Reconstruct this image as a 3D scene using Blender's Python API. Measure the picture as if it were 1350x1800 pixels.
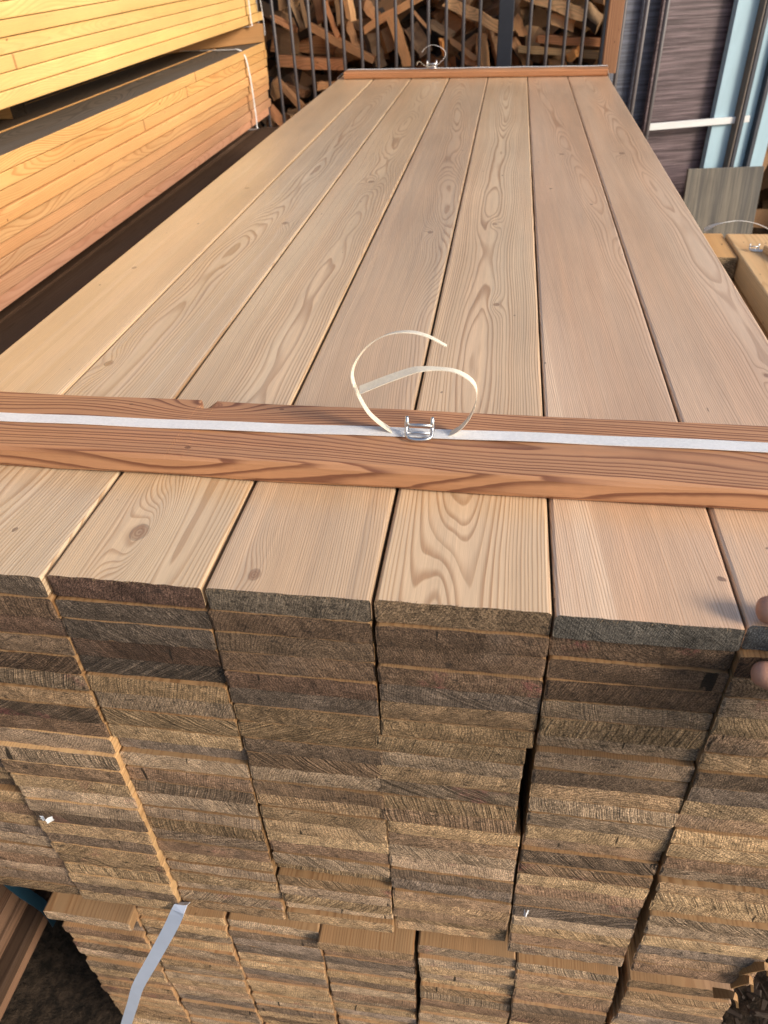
import bpy, bmesh, math, random
from mathutils import Vector, Matrix
random.seed(11)
R = math.radians
scene = bpy.context.scene
for o in list(bpy.data.objects): bpy.data.objects.remove(o)

# ------------------------------------------------------------------ camera
CAM = Vector((0.1598, -0.4252, 0.4270)); FPX = 1305.64; IW, IH = 1350, 1800
YAW, PITCH, ROLL = -0.172558, 0.657848, -0.047461
ca, sa, cb, sb, cc, sc = math.cos(YAW), math.sin(YAW), math.cos(PITCH), math.sin(PITCH), math.cos(ROLL), math.sin(ROLL)
FW = Vector((sa*cb, ca*cb, -sb)); r0 = Vector((ca, -sa, 0)); u0 = r0.cross(FW)
RT = r0*cc + u0*sc; UP = u0*cc - r0*sc
cd = bpy.data.cameras.new('camera'); cam = bpy.data.objects.new('camera', cd)
scene.collection.objects.link(cam); scene.camera = cam
cam.matrix_world = Matrix(((RT.x, UP.x, -FW.x, CAM.x), (RT.y, UP.y, -FW.y, CAM.y), (RT.z, UP.z, -FW.z, CAM.z), (0, 0, 0, 1)))
cd.sensor_fit = 'VERTICAL'; cd.sensor_height = 36; cd.lens = FPX/IH*36
cd.clip_start = 0.01; cd.clip_end = 500
cd.dof.use_dof = True; cd.dof.focus_distance = 0.85; cd.dof.aperture_fstop = 10
scene.render.resolution_x = 768; scene.render.resolution_y = 1024

# ------------------------------------------------------------------ world, sun, exposure
SUN_AZ, SUN_EL = R(113), R(27)        # compass-like: 0 = +Y, 90 = +X
w = bpy.data.worlds.new('World'); scene.world = w; w.use_nodes = True
wn = w.node_tree; bg = wn.nodes['Background']
sky = wn.nodes.new('ShaderNodeTexSky'); sky.sky_type = 'NISHITA'; sky.sun_disc = False
sky.sun_elevation = SUN_EL; sky.sun_rotation = SUN_AZ; sky.dust_density = 2.0; sky.ozone_density = 0.6
wn.links.new(sky.outputs[0], bg.inputs[0]); bg.inputs[1].default_value = 0.12
sl = bpy.data.lights.new('sun', 'SUN'); sl.energy = 2.5; sl.angle = R(18); sl.color = (1, .90, .76)
so = bpy.data.objects.new('sun', sl); scene.collection.objects.link(so)
sd = Vector((math.sin(SUN_AZ)*math.cos(SUN_EL), math.cos(SUN_AZ)*math.cos(SUN_EL), math.sin(SUN_EL)))
so.rotation_euler = sd.to_track_quat('Z', 'Y').to_euler(); so.location = (3, -3, 5)
vs = scene.view_settings; vs.view_transform = 'Standard'; vs.look = 'None'; vs.exposure = 0.76; vs.gamma = 1
vs.use_curve_mapping = False

def at(x, y, ax, v):
    """point on the photograph's ray through pixel (x, y) where axis ax has the value v"""
    d = FW + RT*((x-IW/2)/FPX) - UP*((y-IH/2)/FPX)
    return CAM + d*((v-CAM[ax])/d[ax])
X_, Y_, Z_ = 0, 1, 2

# ------------------------------------------------------------------ helpers
COL = scene.collection
def link(name, me, mats, parent=None):
    o = bpy.data.objects.new(name, me); COL.objects.link(o)
    if mats is not None and not me.materials:
        for m in (mats if isinstance(mats, (list, tuple)) else [mats]): me.materials.append(m)
    if parent: o.parent = parent
    return o
def empty(name, loc=(0, 0, 0), rz=0):
    o = bpy.data.objects.new(name, None); COL.objects.link(o); o.location = loc; o.rotation_euler.z = rz
    o.empty_display_size = .05
    return o
def tag(o, label=None, cat=None, group=None, kind=None):
    if label: o['label'] = label
    if cat: o['category'] = cat
    if group: o['group'] = group
    if kind: o['kind'] = kind
    return o
def mesh_from(name, verts, faces, mats=None, smooth=False):
    me = bpy.data.meshes.new(name); me.from_pydata([tuple(v) for v in verts], [], faces); me.update()
    bm = bmesh.new(); bm.from_mesh(me); bmesh.ops.recalc_face_normals(bm, faces=bm.faces[:]); bm.to_mesh(me); bm.free()
    if smooth:
        for p in me.polygons: p.use_smooth = True
    if mats:
        for m in (mats if isinstance(mats, (list, tuple)) else [mats]): me.materials.append(m)
    return me
def box_mesh(name, sx, sy, sz, bev=.002, mats=None, seg=1):
    bm = bmesh.new(); bmesh.ops.create_cube(bm, size=1)
    for v in bm.verts: v.co = Vector((v.co.x*sx, v.co.y*sy, v.co.z*sz))
    if bev: bmesh.ops.bevel(bm, geom=bm.edges[:], offset=bev, segments=seg, affect='EDGES')
    me = bpy.data.meshes.new(name); bm.to_mesh(me); bm.free()
    if mats:
        for m in (mats if isinstance(mats, (list, tuple)) else [mats]): me.materials.append(m)
    return me
def tube_mesh(name, pts, rad, n=8, mats=None, closed=False):
    pts = [Vector(p) for p in pts]; rads = rad if isinstance(rad, (list, tuple)) else [rad]*len(pts)
    vs_, fs = [], []; up = Vector((.13, .21, .97)).normalized(); L = len(pts)
    for i, p in enumerate(pts):
        a = pts[(i-1) % L] if (closed or i) else p; b = pts[(i+1) % L] if (closed or i < L-1) else p
        t = (b-a).normalized(); s = t.cross(up)
        if s.length < 1e-3: s = t.cross(Vector((1, 0, 0)))
        s.normalize(); q = s.cross(t)
        for k in range(n):
            an = 2*math.pi*k/n; vs_.append(p+(s*math.cos(an)+q*math.sin(an))*rads[i])
    for i in range(L if closed else L-1):
        j = (i+1) % L
        for k in range(n): fs.append((i*n+k, i*n+(k+1) % n, j*n+(k+1) % n, j*n+k))
    if not closed: fs.append(tuple(range(n))); fs.append(tuple((L-1)*n+k for k in range(n)))
    return mesh_from(name, vs_, fs, mats, True)
def smooth_path(pts, sub=6):
    pts = [Vector(p) for p in pts]; out = []
    for i in range(len(pts)-1):
        p0 = pts[max(i-1, 0)]; p1 = pts[i]; p2 = pts[i+1]; p3 = pts[min(i+2, len(pts)-1)]
        for k in range(sub):
            t = k/sub
            out.append(.5*((2*p1)+(p2-p0)*t+(2*p0-5*p1+4*p2-p3)*t*t+(3*p1-p0-3*p2+p3)*t**3))
    out.append(pts[-1]); return out
def ribbon_mesh(name, pts, wdir, width, th, mats=None, closed=False, twist=None):
    """flat band along pts; wdir = direction of its width (a vector, or a list of vectors)"""
    pts = [Vector(p) for p in pts]; L = len(pts); vs_, fs = [], []
    for i, p in enumerate(pts):
        a = pts[(i-1) % L] if (closed or i) else p; b = pts[(i+1) % L] if (closed or i < L-1) else p
        t = (b-a).normalized(); wd = Vector(wdir[i]) if isinstance(wdir, list) else Vector(wdir)
        wd = (wd - t*wd.dot(t)).normalized(); nn = t.cross(wd).normalized()
        hw = width[i]/2 if isinstance(width, list) else width/2
        for q, s in ((1, 1), (-1, 1), (-1, -1), (1, -1)): vs_.append(p+wd*hw*q+nn*th/2*s)
    for i in range(L if closed else L-1):
        j = (i+1) % L
        for k in range(4): fs.append((i*4+k, i*4+(k+1) % 4, j*4+(k+1) % 4, j*4+k))
    if not closed: fs.append((0, 1, 2, 3)); fs.append(tuple((L-1)*4+k for k in range(4)))
    return mesh_from(name, vs_, fs, mats)

# ------------------------------------------------------------------ materials
class NT:
    def __init__(s, name):
        s.m = bpy.data.materials.new(name); s.m.use_nodes = True; s.t = s.m.node_tree; s.t.nodes.clear()
        s.out = s.t.nodes.new('ShaderNodeOutputMaterial'); s.b = s.t.nodes.new('ShaderNodeBsdfPrincipled')
        s.t.links.new(s.b.outputs[0], s.out.inputs[0])
    def put(s, sock, v):
        if v is None: return
        if hasattr(v, 'is_linked'): s.t.links.new(v, sock)
        else:
            if isinstance(v, tuple) and len(v) == 3 and len(sock.default_value) == 4: v = v+(1,)
            sock.default_value = v
    def math(s, op, a, b=None, c=None, clamp=False):
        n = s.t.nodes.new('ShaderNodeMath'); n.operation = op; n.use_clamp = clamp
        for i, v in enumerate((a, b, c)): s.put(n.inputs[i], v)
        return n.outputs[0]
    def vec(s, op, a, b=None):
        n = s.t.nodes.new('ShaderNodeVectorMath'); n.operation = op
        s.put(n.inputs[0], a); s.put(n.inputs[1], b); return n.outputs[0]
    def comb(s, x, y, z):
        n = s.t.nodes.new('ShaderNodeCombineXYZ')
        for i, v in enumerate((x, y, z)): s.put(n.inputs[i], v)
        return n.outputs[0]
    def sep(s, v):
        n = s.t.nodes.new('ShaderNodeSeparateXYZ'); s.put(n.inputs[0], v); return n.outputs
    def obj(s): return s.t.nodes.new('ShaderNodeTexCoord').outputs['Object']
    def attr(s, name):
        n = s.t.nodes.new('ShaderNodeAttribute'); n.attribute_type = 'OBJECT'; n.attribute_name = name; return n
    def noise(s, v, scale=1, detail=2, rough=.5, col=False):
        n = s.t.nodes.new('ShaderNodeTexNoise'); s.put(n.inputs['Vector'], v)
        n.inputs['Scale'].default_value = scale; n.inputs['Detail'].default_value = detail; n.inputs['Roughness'].default_value = rough
        return n.outputs['Color'] if col else n.outputs['Fac']
    def sstep(s, v, lo, hi, a=0.0, b=1.0):
        n = s.t.nodes.new('ShaderNodeMapRange'); n.interpolation_type = 'SMOOTHSTEP'
        s.put(n.inputs['Value'], v); s.put(n.inputs['From Min'], lo); s.put(n.inputs['From Max'], hi)
        n.inputs['To Min'].default_value = a; n.inputs['To Max'].default_value = b; return n.outputs[0]
    def mix(s, f, a, b, mode='MIX'):
        n = s.t.nodes.new('ShaderNodeMix'); n.data_type = 'RGBA'; n.blend_type = mode
        s.put(n.inputs[0], f); s.put(n.inputs[6], a); s.put(n.inputs[7], b); return n.outputs[2]
    def gain(s, col, f):                       # colour times a factor
        n = s.t.nodes.new('ShaderNodeVectorMath'); n.operation = 'SCALE'; s.put(n.inputs[0], col); s.put(n.inputs['Scale'], f); return n.outputs[0]
    def bump(s, h, strength=.4, dist=.001, prev=None):
        n = s.t.nodes.new('ShaderNodeBump'); n.inputs['Strength'].default_value = strength; n.inputs['Distance'].default_value = dist
        s.put(n.inputs['Height'], h)
        if prev: s.put(n.inputs['Normal'], prev)
        return n.outputs[0]
    def done(s, col, rough=.6, normal=None, spec=.4, metal=0.0):
        s.put(s.b.inputs['Base Color'], col); s.put(s.b.inputs['Roughness'], rough)
        s.put(s.b.inputs['Specular IOR Level'], spec); s.put(s.b.inputs['Metallic'], metal)
        if normal: s.put(s.b.inputs['Normal'], normal)
        return s.m

def rings(n):
    """growth rings of a board cut from a log: pith beside or under the board, wandering along it, bent round knots"""
    p = n.obj(); x, y, z = n.sep(p)
    pith = n.sep(n.attr('pith').outputs['Vector']); fig = n.sep(n.attr('figure').outputs['Vector']); dr = n.sep(n.attr('drift').outputs['Vector'])
    seed = n.comb(n.math('MULTIPLY', pith[2], 3.17), n.math('MULTIPLY', pith[2], 17.3), n.math('MULTIPLY', pith[2], 5.9))
    wa = n.sep(n.noise(n.vec('ADD', n.vec('MULTIPLY', p, (1.2, 1.5, 1.2)), seed), 1, 1.5, .5, True))
    cx = n.math('ADD', n.math('MULTIPLY_ADD', dr[0], y, pith[0]), n.math('MULTIPLY', n.math('SUBTRACT', wa[0], .5), fig[1]))
    cz = n.math('ADD', n.math('MULTIPLY_ADD', dr[1], y, pith[1]), n.math('MULTIPLY', n.math('SUBTRACT', wa[1], .5), fig[1]))
    dx = n.math('SUBTRACT', x, cx); dz = n.math('SUBTRACT', z, cz)
    r = n.math('SQRT', n.math('ADD', n.math('MULTIPLY', dx, dx), n.math('MULTIPLY', dz, dz)))
    nb = n.noise(n.vec('ADD', n.vec('MULTIPLY', p, (26, 3.2, 26)), seed), 1, 2)
    r = n.math('MULTIPLY_ADD', n.math('SUBTRACT', nb, .5), .0065, r)
    sw = n.sep(n.attr('swirl').outputs['Vector']); s2 = n.math('MAXIMUM', sw[2], .0005)
    ax_ = n.math('DIVIDE', n.math('SUBTRACT', x, sw[0]), n.math('MULTIPLY', s2, 1.9)); ay_ = n.math('DIVIDE', n.math('SUBTRACT', y, sw[1]), n.math('MULTIPLY', s2, 8.5))
    r = n.math('MULTIPLY_ADD', n.math('EXPONENT', n.math('MULTIPLY', n.math('ADD', n.math('MULTIPLY', ax_, ax_), n.math('MULTIPLY', ay_, ay_)), -1)), n.math('MULTIPLY', s2, 1.2), r)
    core = None
    for k in ('knot_a', 'knot_b'):
        kn = n.sep(n.attr(k).outputs['Vector'])
        ux = n.math('SUBTRACT', x, kn[0]); uy = n.math('SUBTRACT', y, kn[1])
        kr = n.math('MAXIMUM', kn[2], .0002)
        q = n.math('MULTIPLY', uy, .33)
        d2 = n.math('DIVIDE', n.math('ADD', n.math('MULTIPLY', ux, ux), n.math('MULTIPLY', q, q)), n.math('MULTIPLY', n.math('MULTIPLY', kr, kr), 6.0))
        r = n.math('MULTIPLY_ADD', n.math('EXPONENT', n.math('MULTIPLY', d2, -1)), n.math('MULTIPLY', kr, 1.5), r)
        q2 = n.math('MULTIPLY', uy, .72)
        dk = n.math('DIVIDE', n.math('SQRT', n.math('ADD', n.math('MULTIPLY', ux, ux), n.math('MULTIPLY', q2, q2))), kr)
        dk = n.math('ADD', dk, n.math('MULTIPLY', n.math('SUBTRACT', nb, .5), 1.3))
        c = n.math('MULTIPLY', n.sstep(dk, .7, 1.05, 1, 0), n.math('MULTIPLY_ADD', n.math('SINE', n.math('MULTIPLY', dk, 17.0)), .18, .72)); rim = n.math('MULTIPLY', n.math('MULTIPLY', n.sstep(dk, 1.0, 1.12, 1, 0), n.sstep(dk, .8, .98)), n.sstep(nb, .42, .6))
        core = (c, rim) if core is None else (n.math('MAXIMUM', core[0], c), n.math('MAXIMUM', core[1], rim))
    t = n.math('DIVIDE', r, fig[0])
    t = n.math('MULTIPLY_ADD', n.noise(n.comb(n.math('MULTIPLY', t, .23), pith[2], 0.0), 1, 2, .6), 2.6, t); fr = n.math('FRACT', t)
    lat = n.math('SUBTRACT', n.sstep(fr, .42, .88), n.sstep(fr, .9, 1.0))
    return dict(p=p, x=x, y=y, z=z, seed=seed, r=r, lat=lat, core=core, fig=fig, nb=nb, sap=dr[2], t=t)

def wood_mat(name, early, late, sapc, knotc, rough=.5, spec=.45, streak=.35, coat=0.0):
    n = NT(name); g = rings(n)
    n.b.inputs['Coat Weight'].default_value = coat; n.b.inputs['Coat Roughness'].default_value = .3; n.b.inputs['Coat IOR'].default_value = 1.55
    broad = n.noise(n.vec('ADD', n.vec('MULTIPLY', g['p'], (9, .9, 9)), g['seed']), 1, 2)
    st = n.noise(n.vec('ADD', n.vec('MULTIPLY', g['p'], (170, 2.6, 170)), g['seed']), 1, 3, .6)
    fib = n.noise(n.vec('ADD', n.vec('MULTIPLY', g['p'], (900, 30, 900)), g['seed']), 1, 2)
    wide = n.noise(n.comb(n.math('MULTIPLY', g['t'], .45), n.math('MULTIPLY', g['y'], .4), g['seed']), 1, 1)
    f = n.math('MULTIPLY', g['lat'], n.math('MULTIPLY', g['fig'][2], n.math('MULTIPLY', n.math('ADD', n.math('MULTIPLY', wide, 1.3), .25), n.math('MULTIPLY_ADD', st, 1.3, .35))), clamp=True)
    e = n.mix(n.sstep(broad, .3, .7), early, tuple(c*k for c, k in zip(early, (.88, .82, .76))))
    e = n.mix(n.sstep(g['r'], g['sap'], n.math('ADD', g['sap'], .004)), e, sapc)
    pink = n.noise(n.vec('ADD', n.vec('MULTIPLY', g['p'], (22, 1.1, 22)), g['seed']), 1.3, 2)
    e = n.mix(n.sstep(pink, .45, .72, 0, .7), e, tuple(c*k for c, k in zip(early, (1.0, .91, .84))))
    col = n.mix(f, e, late)
    col = n.gain(col, n.math('MULTIPLY_ADD', st, streak, 1-streak*.5))
    col = n.gain(col, n.math('MULTIPLY_ADD', fib, .22, .89))
    col = n.mix(g['core'][0], col, knotc)
    col = n.mix(n.math('MULTIPLY', g['core'][1], .8), col, tuple(c*.22 for c in knotc))
    mott = n.noise(n.vec('ADD', n.vec('MULTIPLY', g['p'], (6, 2.2, 6)), g['seed']), 1, 4, .6)
    col = n.gain(col, n.math('MULTIPLY_ADD', mott, .5, .75))
    sp_ = n.noise(n.vec('ADD', n.vec('MULTIPLY', g['p'], (1, .55, 1)), g['seed']), 95, 0)
    col = n.mix(n.sstep(sp_, .865, .885, 0, .7), col, tuple(c*.45 for c in knotc))
    col = n.mix(1.0, col, n.attr('tone').outputs['Color'], 'MULTIPLY')
    h = n.math('ADD', n.math('MULTIPLY', g['lat'], .4), n.math('ADD', n.math('MULTIPLY', st, .5), n.math('MULTIPLY', fib, .7)))
    rg = n.math('MULTIPLY_ADD', st, .2, rough-.1)
    return n.done(col, rg, n.bump(h, .35, .0007), spec)

def end_mat(name):
    n = NT(name); g = rings(n)
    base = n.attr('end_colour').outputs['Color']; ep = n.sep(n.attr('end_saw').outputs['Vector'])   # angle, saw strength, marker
    p2 = n.vec('ADD', n.comb(g['x'], 0.0, g['z']), g['seed'])
    lowf = n.noise(p2, 26, 3, .6); mid = n.noise(p2, 210, 4, .75); spk = n.noise(p2, 760, 3, .75)
    sd_ = n.math('ADD', n.math('MULTIPLY', g['x'], n.math('COSINE', ep[0])), n.math('MULTIPLY', g['z'], n.math('SINE', ep[0])))
    sd_ = n.math('MULTIPLY_ADD', n.noise(p2, 30, 2), .006, sd_)
    saw = n.noise(n.comb(n.math('MULTIPLY', sd_, 480), n.math('MULTIPLY', g['seed'], 1.0), 0.0), 1, 2, .7)
    saw = n.sstep(saw, .35, .68)
    ringd = n.sstep(g['lat'], .1, .9)
    col = n.mix(n.sstep(lowf, .35, .7), base, n.gain(base, .62))
    grey = n.noise(n.vec('ADD', p2, (5.1, 0, 2.2)), 14, 2)
    col = n.mix(n.sstep(grey, .55, .8, 0, .4), col, (.14, .112, .09))
    col = n.gain(col, n.math('SUBTRACT', 1.12, n.math('MULTIPLY', ringd, .36)))
    col = n.gain(col, n.math('SUBTRACT', 1.1, n.math('MULTIPLY', n.math('MULTIPLY', saw, ep[1]), .62)))
    col = n.gain(col, n.math('MULTIPLY_ADD', mid, 2.2, .04))
    col = n.gain(col, n.math('MULTIPLY_ADD', n.sstep(spk, .32, .68), 1.25, .38))
    col = n.mix(n.sstep(spk, .63, .72, 0, .7), col, n.gain(base, 2.8))
    dark = n.noise(n.vec('MULTIPLY', p2, (1, 1, 3)), 60, 4, .7)
    col = n.mix(n.sstep(dark, .55, .72, 0, .8), col, (.025, .021, .018))
    mk = n.noise(n.vec('ADD', p2, (1.7, 0, 9.2)), 22, 2)
    col = n.mix(n.math('MULTIPLY', n.sstep(mk, .6, .72, 0, .38), n.math('MULTIPLY', ep[2], n.sstep(mid, .4, .6))), col, (.36, .1, .1))
    ck = n.noise(n.vec('MULTIPLY', p2, (55, 1, 9)), 1, 3, .7)
    col = n.mix(n.sstep(ck, .68, .72, 0, .9), col, (.012, .01, .008))
    h = n.math('ADD', n.math('ADD', n.math('MULTIPLY', spk, .8), n.math('MULTIPLY', mid, .9)), n.math('MULTIPLY', ringd, -.12))
    h = n.math('ADD', h, n.math('MULTIPLY', n.math('MULTIPLY', saw, ep[1]), -1.1))
    return n.done(col, .85, n.bump(h, 1.0, .0017), .2)

LARCH = wood_mat('larch_planed', (.63, .495, .35), (.365, .225, .125), (.74, .61, .44), (.24, .13, .065), .34, .6, coat=.6)
REDW = wood_mat('larch_red_batten', (.44, .225, .115), (.175, .068, .034), (.6, .4, .25), (.2, .08, .04), .46, .45)
PINE = wood_mat('yellow_pine', (.70, .465, .20), (.50, .27, .10), (.82, .6, .3), (.33, .15, .06), .6, .3, .25)
DARKW = wood_mat('dark_weathered_timber', (.13, .082, .055), (.07, .04, .026), (.16, .12, .09), (.04, .02, .012), .8, .2)
GREYW = wood_mat('grey_weathered_board', (.17, .15, .13), (.10, .085, .07), (.2, .18, .16), (.06, .05, .04), .8, .2)
PALEW = wood_mat('pale_construction_timber', (.62, .45, .26), (.42, .25, .12), (.7, .55, .38), (.2, .09, .04), .6, .3)
FIRE = wood_mat('split_firewood', (.52, .36, .215), (.30, .175, .095), (.5, .36, .24), (.12, .06, .03), .75, .2, .6)
ENDW = end_mat('weathered_end_grain')

def plain(name, col, rough, metal=0.0, var=.2, scale=40, stretch=(1, 1, 1), bumpd=.0005, bs=.3, spec=.4):
    n = NT(name); p = n.vec('MULTIPLY', n.obj(), stretch)
    a = n.noise(p, scale, 4, .6)
    b = n.noise(p, scale*.13, 2)
    c = n.gain(n.gain(col, n.math('MULTIPLY_ADD', a, var, 1-var/2)), n.math('MULTIPLY_ADD', b, var, 1-var/2))
    return n.done(c, n.math('MULTIPLY_ADD', a, .2, rough-.1), n.bump(a, bs, bumpd), spec, metal)
def woven(name, col, pitch=.0011):
    n = NT(name); x, y, z = n.sep(n.obj())
    s = n.math('ADD', n.math('SINE', n.math('MULTIPLY', x, 6.283/pitch)), n.math('SINE', n.math('MULTIPLY', y, 6.283/pitch)))
    nz = n.noise(n.obj(), 300, 3); g = n.noise(n.obj(), 25, 2)
    c = n.gain(n.gain(col, n.math('MULTIPLY_ADD', nz, .25, .87)), n.math('MULTIPLY_ADD', g, .2, .9))
    c = n.gain(c, n.math('MULTIPLY_ADD', s, .05, .97))
    return n.done(c, .5, n.bump(n.math('ADD', s, nz), .4, .0003), .4)
STRAP = woven('woven_strap', (.74, .73, .73))
TAIL = woven('cream_strap', (.82, .74, .60))
n = NT('plastic_strap'); P_STRAP = n.done(n.gain((.60, .67, .80), n.math('MULTIPLY_ADD', n.noise(n.obj(), 30, 3), .2, .9)), .35, None, .5)  # sky reflection on the white strap put into its bluish base colour
n = NT('blue_strap'); B_STRAP = n.done(n.gain((.015, .05, .08), n.math('MULTIPLY_ADD', n.noise(n.obj(), 30, 3), .4, .8)), .4, None, .5)
WIRE = plain('galvanised_wire', (.62, .64, .66), .3, 1.0, .2, 200)
IRON = plain('painted_iron_bar', (.078, .066, .068), .45, .0, .5, 60, spec=.5)
POSTM = plain('dark_steel_post', (.045, .05, .065), .45, 0, .4, 30, spec=.5)
BLUEP = plain('pale_blue_paint', (.33, .47, .55), .5, 0, .3, 22, (1, 1, .35))
EDGEM = plain('rusty_edge', (.14, .115, .095), .7, 0, .5, 60)
LATH = plain('whitewashed_lath', (.62, .62, .62), .7, 0, .35, 60, (.2, 1, 1))
SKIN_ = None

def soil():
    n = NT('dark_bark_soil'); p = n.obj(); a = n.noise(p, 45, 5, .7); b = n.noise(p, 3, 3); f = n.noise(p, 260, 3, .7)
    c = n.mix(n.sstep(a, .35, .7), (.018, .014, .011), (.075, .052, .036))
    c = n.gain(c, n.math('MULTIPLY_ADD', b, .8, .6)); c = n.mix(n.sstep(f, .66, .75, 0, .6), c, (.17, .12, .08))
    return n.done(c, .95, n.bump(n.math('ADD', a, n.math('MULTIPLY', f, .4)), 1, .02), .15)
SOIL = soil()

def streaky(name, a, b, direction, scale, rough=.45, dots=.0):
    n = NT(name); p = n.obj(); st = [2.0, 2.0, 2.0]; st[direction] = .06
    s1 = n.noise(n.vec('MULTIPLY', p, tuple(v*scale for v in st)), 1, 4, .65)
    s2 = n.noise(p, 7, 3, .6); s3 = n.noise(n.vec('MULTIPLY', p, tuple(v*scale*4 for v in st)), 1, 2)
    c = n.mix(n.sstep(s1, .36, .66), a, b); c = n.gain(c, n.math('MULTIPLY_ADD', s2, .6, .7)); c = n.gain(c, n.math('MULTIPLY_ADD', s3, .5, .75))
    sc_ = n.noise(n.vec('MULTIPLY', p, (70, 70, 140)), 1, 3, .7); c = n.mix(n.sstep(sc_, .7, .76, 0, .5), c, (.4, .36, .36))
    return n.done(c, rough, n.bump(n.math('ADD', s1, s3), .5, .0015), .45)
PHEN = streaky('brown_film_plywood', (.055, .036, .042), (.16, .115, .125), 0, 45)
BLUEGREY = streaky('blue_grey_panel', (.10, .105, .135), (.20, .21, .26), 0, 45)
PLY = streaky('grey_plywood', (.10, .092, .082), (.19, .165, .13), 2, 24, .8)
GALV = streaky('grey_sheet', (.20, .21, .23), (.29, .30, .32), 1, 8, .5)

# ------------------------------------------------------------------ boards
def rnd(a, b): return random.uniform(a, b)
def set_wood(o, pith=None, fig=None, drift=None, ka=None, kb=None, tone=None, endc=None, saw=None, swirl=None):
    """where the board was cut from its log, and its face and end colours"""
    if pith is None:
        an = rnd(0, 6.28); d = rnd(.02, .16); pith = (math.cos(an)*d, math.sin(an)*d*.8, rnd(0, 50))
    elif len(pith) == 2: pith = (pith[0], pith[1], rnd(0, 50))
    o['pith'] = [float(v) for v in pith]
    o['figure'] = [float(v) for v in (fig or (rnd(.0022, .004), rnd(.02, .06), rnd(.5, .9)))]
    o['drift'] = [float(v) for v in (drift or (rnd(-.01, .01), rnd(-.008, .008), 9.0))]
    o['knot_a'] = [float(v) for v in (ka or (0, -9, .001))]; o['knot_b'] = [float(v) for v in (kb or (0, -9, .001))]
    o['swirl'] = [float(v) for v in (swirl or (0, -9, .001))]
    o['tone'] = [float(v) for v in (tone or (1, 1, 1))]
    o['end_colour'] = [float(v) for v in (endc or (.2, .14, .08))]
    o['end_saw'] = [float(v) for v in (saw or (rnd(-1.3, 1.3), random.choice((.1, .2, .5, 1.0)), 1.0 if random.random() < .25 else 0.0))]

def board_mesh(name, W, T, L, mats, nx=14, rough=.0006, rad=.003, seed=0, chip=0):
    """planed board along +Y from y=0, rounded long edges, uneven sawn front end; slot 0 wood, slot 1 end grain"""
    rg = random.Random(seed)
    hw, ht = W/2, T/2
    xs = [-hw+rad+(W-2*rad)*i/nx for i in range(nx+1)]
    prof = []
    cor = lambda cx, cz, a0: [(cx+rad*math.cos(a0+k*math.pi/6), cz+rad*math.sin(a0+k*math.pi/6)) for k in (1, 2)]
    top = [(x, ht) for x in xs]; bot = [(x, -ht) for x in xs]
    rightc = [(hw-rad+rad*math.cos(R(45)), ht-rad+rad*math.sin(R(45))), (hw, ht-rad), (hw, 0), (hw, -ht+rad), (hw-rad+rad*math.cos(R(45)), -ht+rad-rad*math.sin(R(45)))]
    leftc = [(-hw+rad-rad*math.cos(R(45)), -ht+rad-rad*math.sin(R(45))), (-hw, -ht+rad), (-hw, 0), (-hw, ht-rad), (-hw+rad-rad*math.cos(R(45)), ht-rad+rad*math.sin(R(45)))]
    prof = top+rightc+bot[::-1]+leftc; N = len(prof)
    verts, faces, mi = [], [], []
    tilt = rg.uniform(-.012, .012); tz = rg.uniform(-.03, .03)
    jit = lambda x, z: tilt*x+tz*z+rg.uniform(-rough, rough)
    for (x, z) in prof: verts.append((x, jit(x, z)+.0006, z+rg.uniform(-1, 1)*rough*.4))
    for (x, z) in prof: verts.append((x, L, z))
    for i in range(N):
        j = (i+1) % N; faces.append((i, j, N+j, N+i)); mi.append(0)
    # front cap: middle row of points
    m0 = len(verts)
    for k, x in enumerate(xs): verts.append((x, jit(x, 0)-.0004, rg.uniform(-.1, .1)*T))
    tl = list(range(nx+1)); r_ = list(range(nx+1, nx+6)); bl = list(range(nx+6, 2*nx+7)); l_ = list(range(2*nx+7, 2*nx+12))
    for k in range(nx):
        faces.append((tl[k], m0+k, m0+k+1, tl[k+1])); mi.append(1)
        faces.append((m0+k, bl[nx-k], bl[nx-k-1], m0+k+1)); mi.append(1)
    faces.append(tuple([tl[nx], m0+nx, bl[0]]+r_[::-1])); mi.append(1)
    faces.append(tuple([bl[nx], m0, tl[0]]+l_[::-1])); mi.append(1)
    faces.append(tuple(N+i for i in range(N))); mi.append(1)
    me = bpy.data.meshes.new(name); me.from_pydata(verts, [], faces); me.update()
    for p, m in zip(me.polygons, mi): p.material_index = m
    bm = bmesh.new(); bm.from_mesh(me); bmesh.ops.recalc_face_normals(bm, faces=bm.faces[:]); bm.to_mesh(me); bm.free()
    for m in mats: me.materials.append(m)
    return me

GROUND = -1.30
H1 = .6143; ROW = H1/24; PW = .145; LEN = 2.93

# ------------------------------------------------------------------ ground
gm = bpy.data.meshes.new('ground')
bm = bmesh.new()
bmesh.ops.create_grid(bm, x_segments=2, y_segments=2, size=120); bm.to_mesh(gm); bm.free(); gm.materials.append(SOIL)
g = link('ground', gm, None); g.location = (0, 0, GROUND); tag(g, kind='structure')

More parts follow.
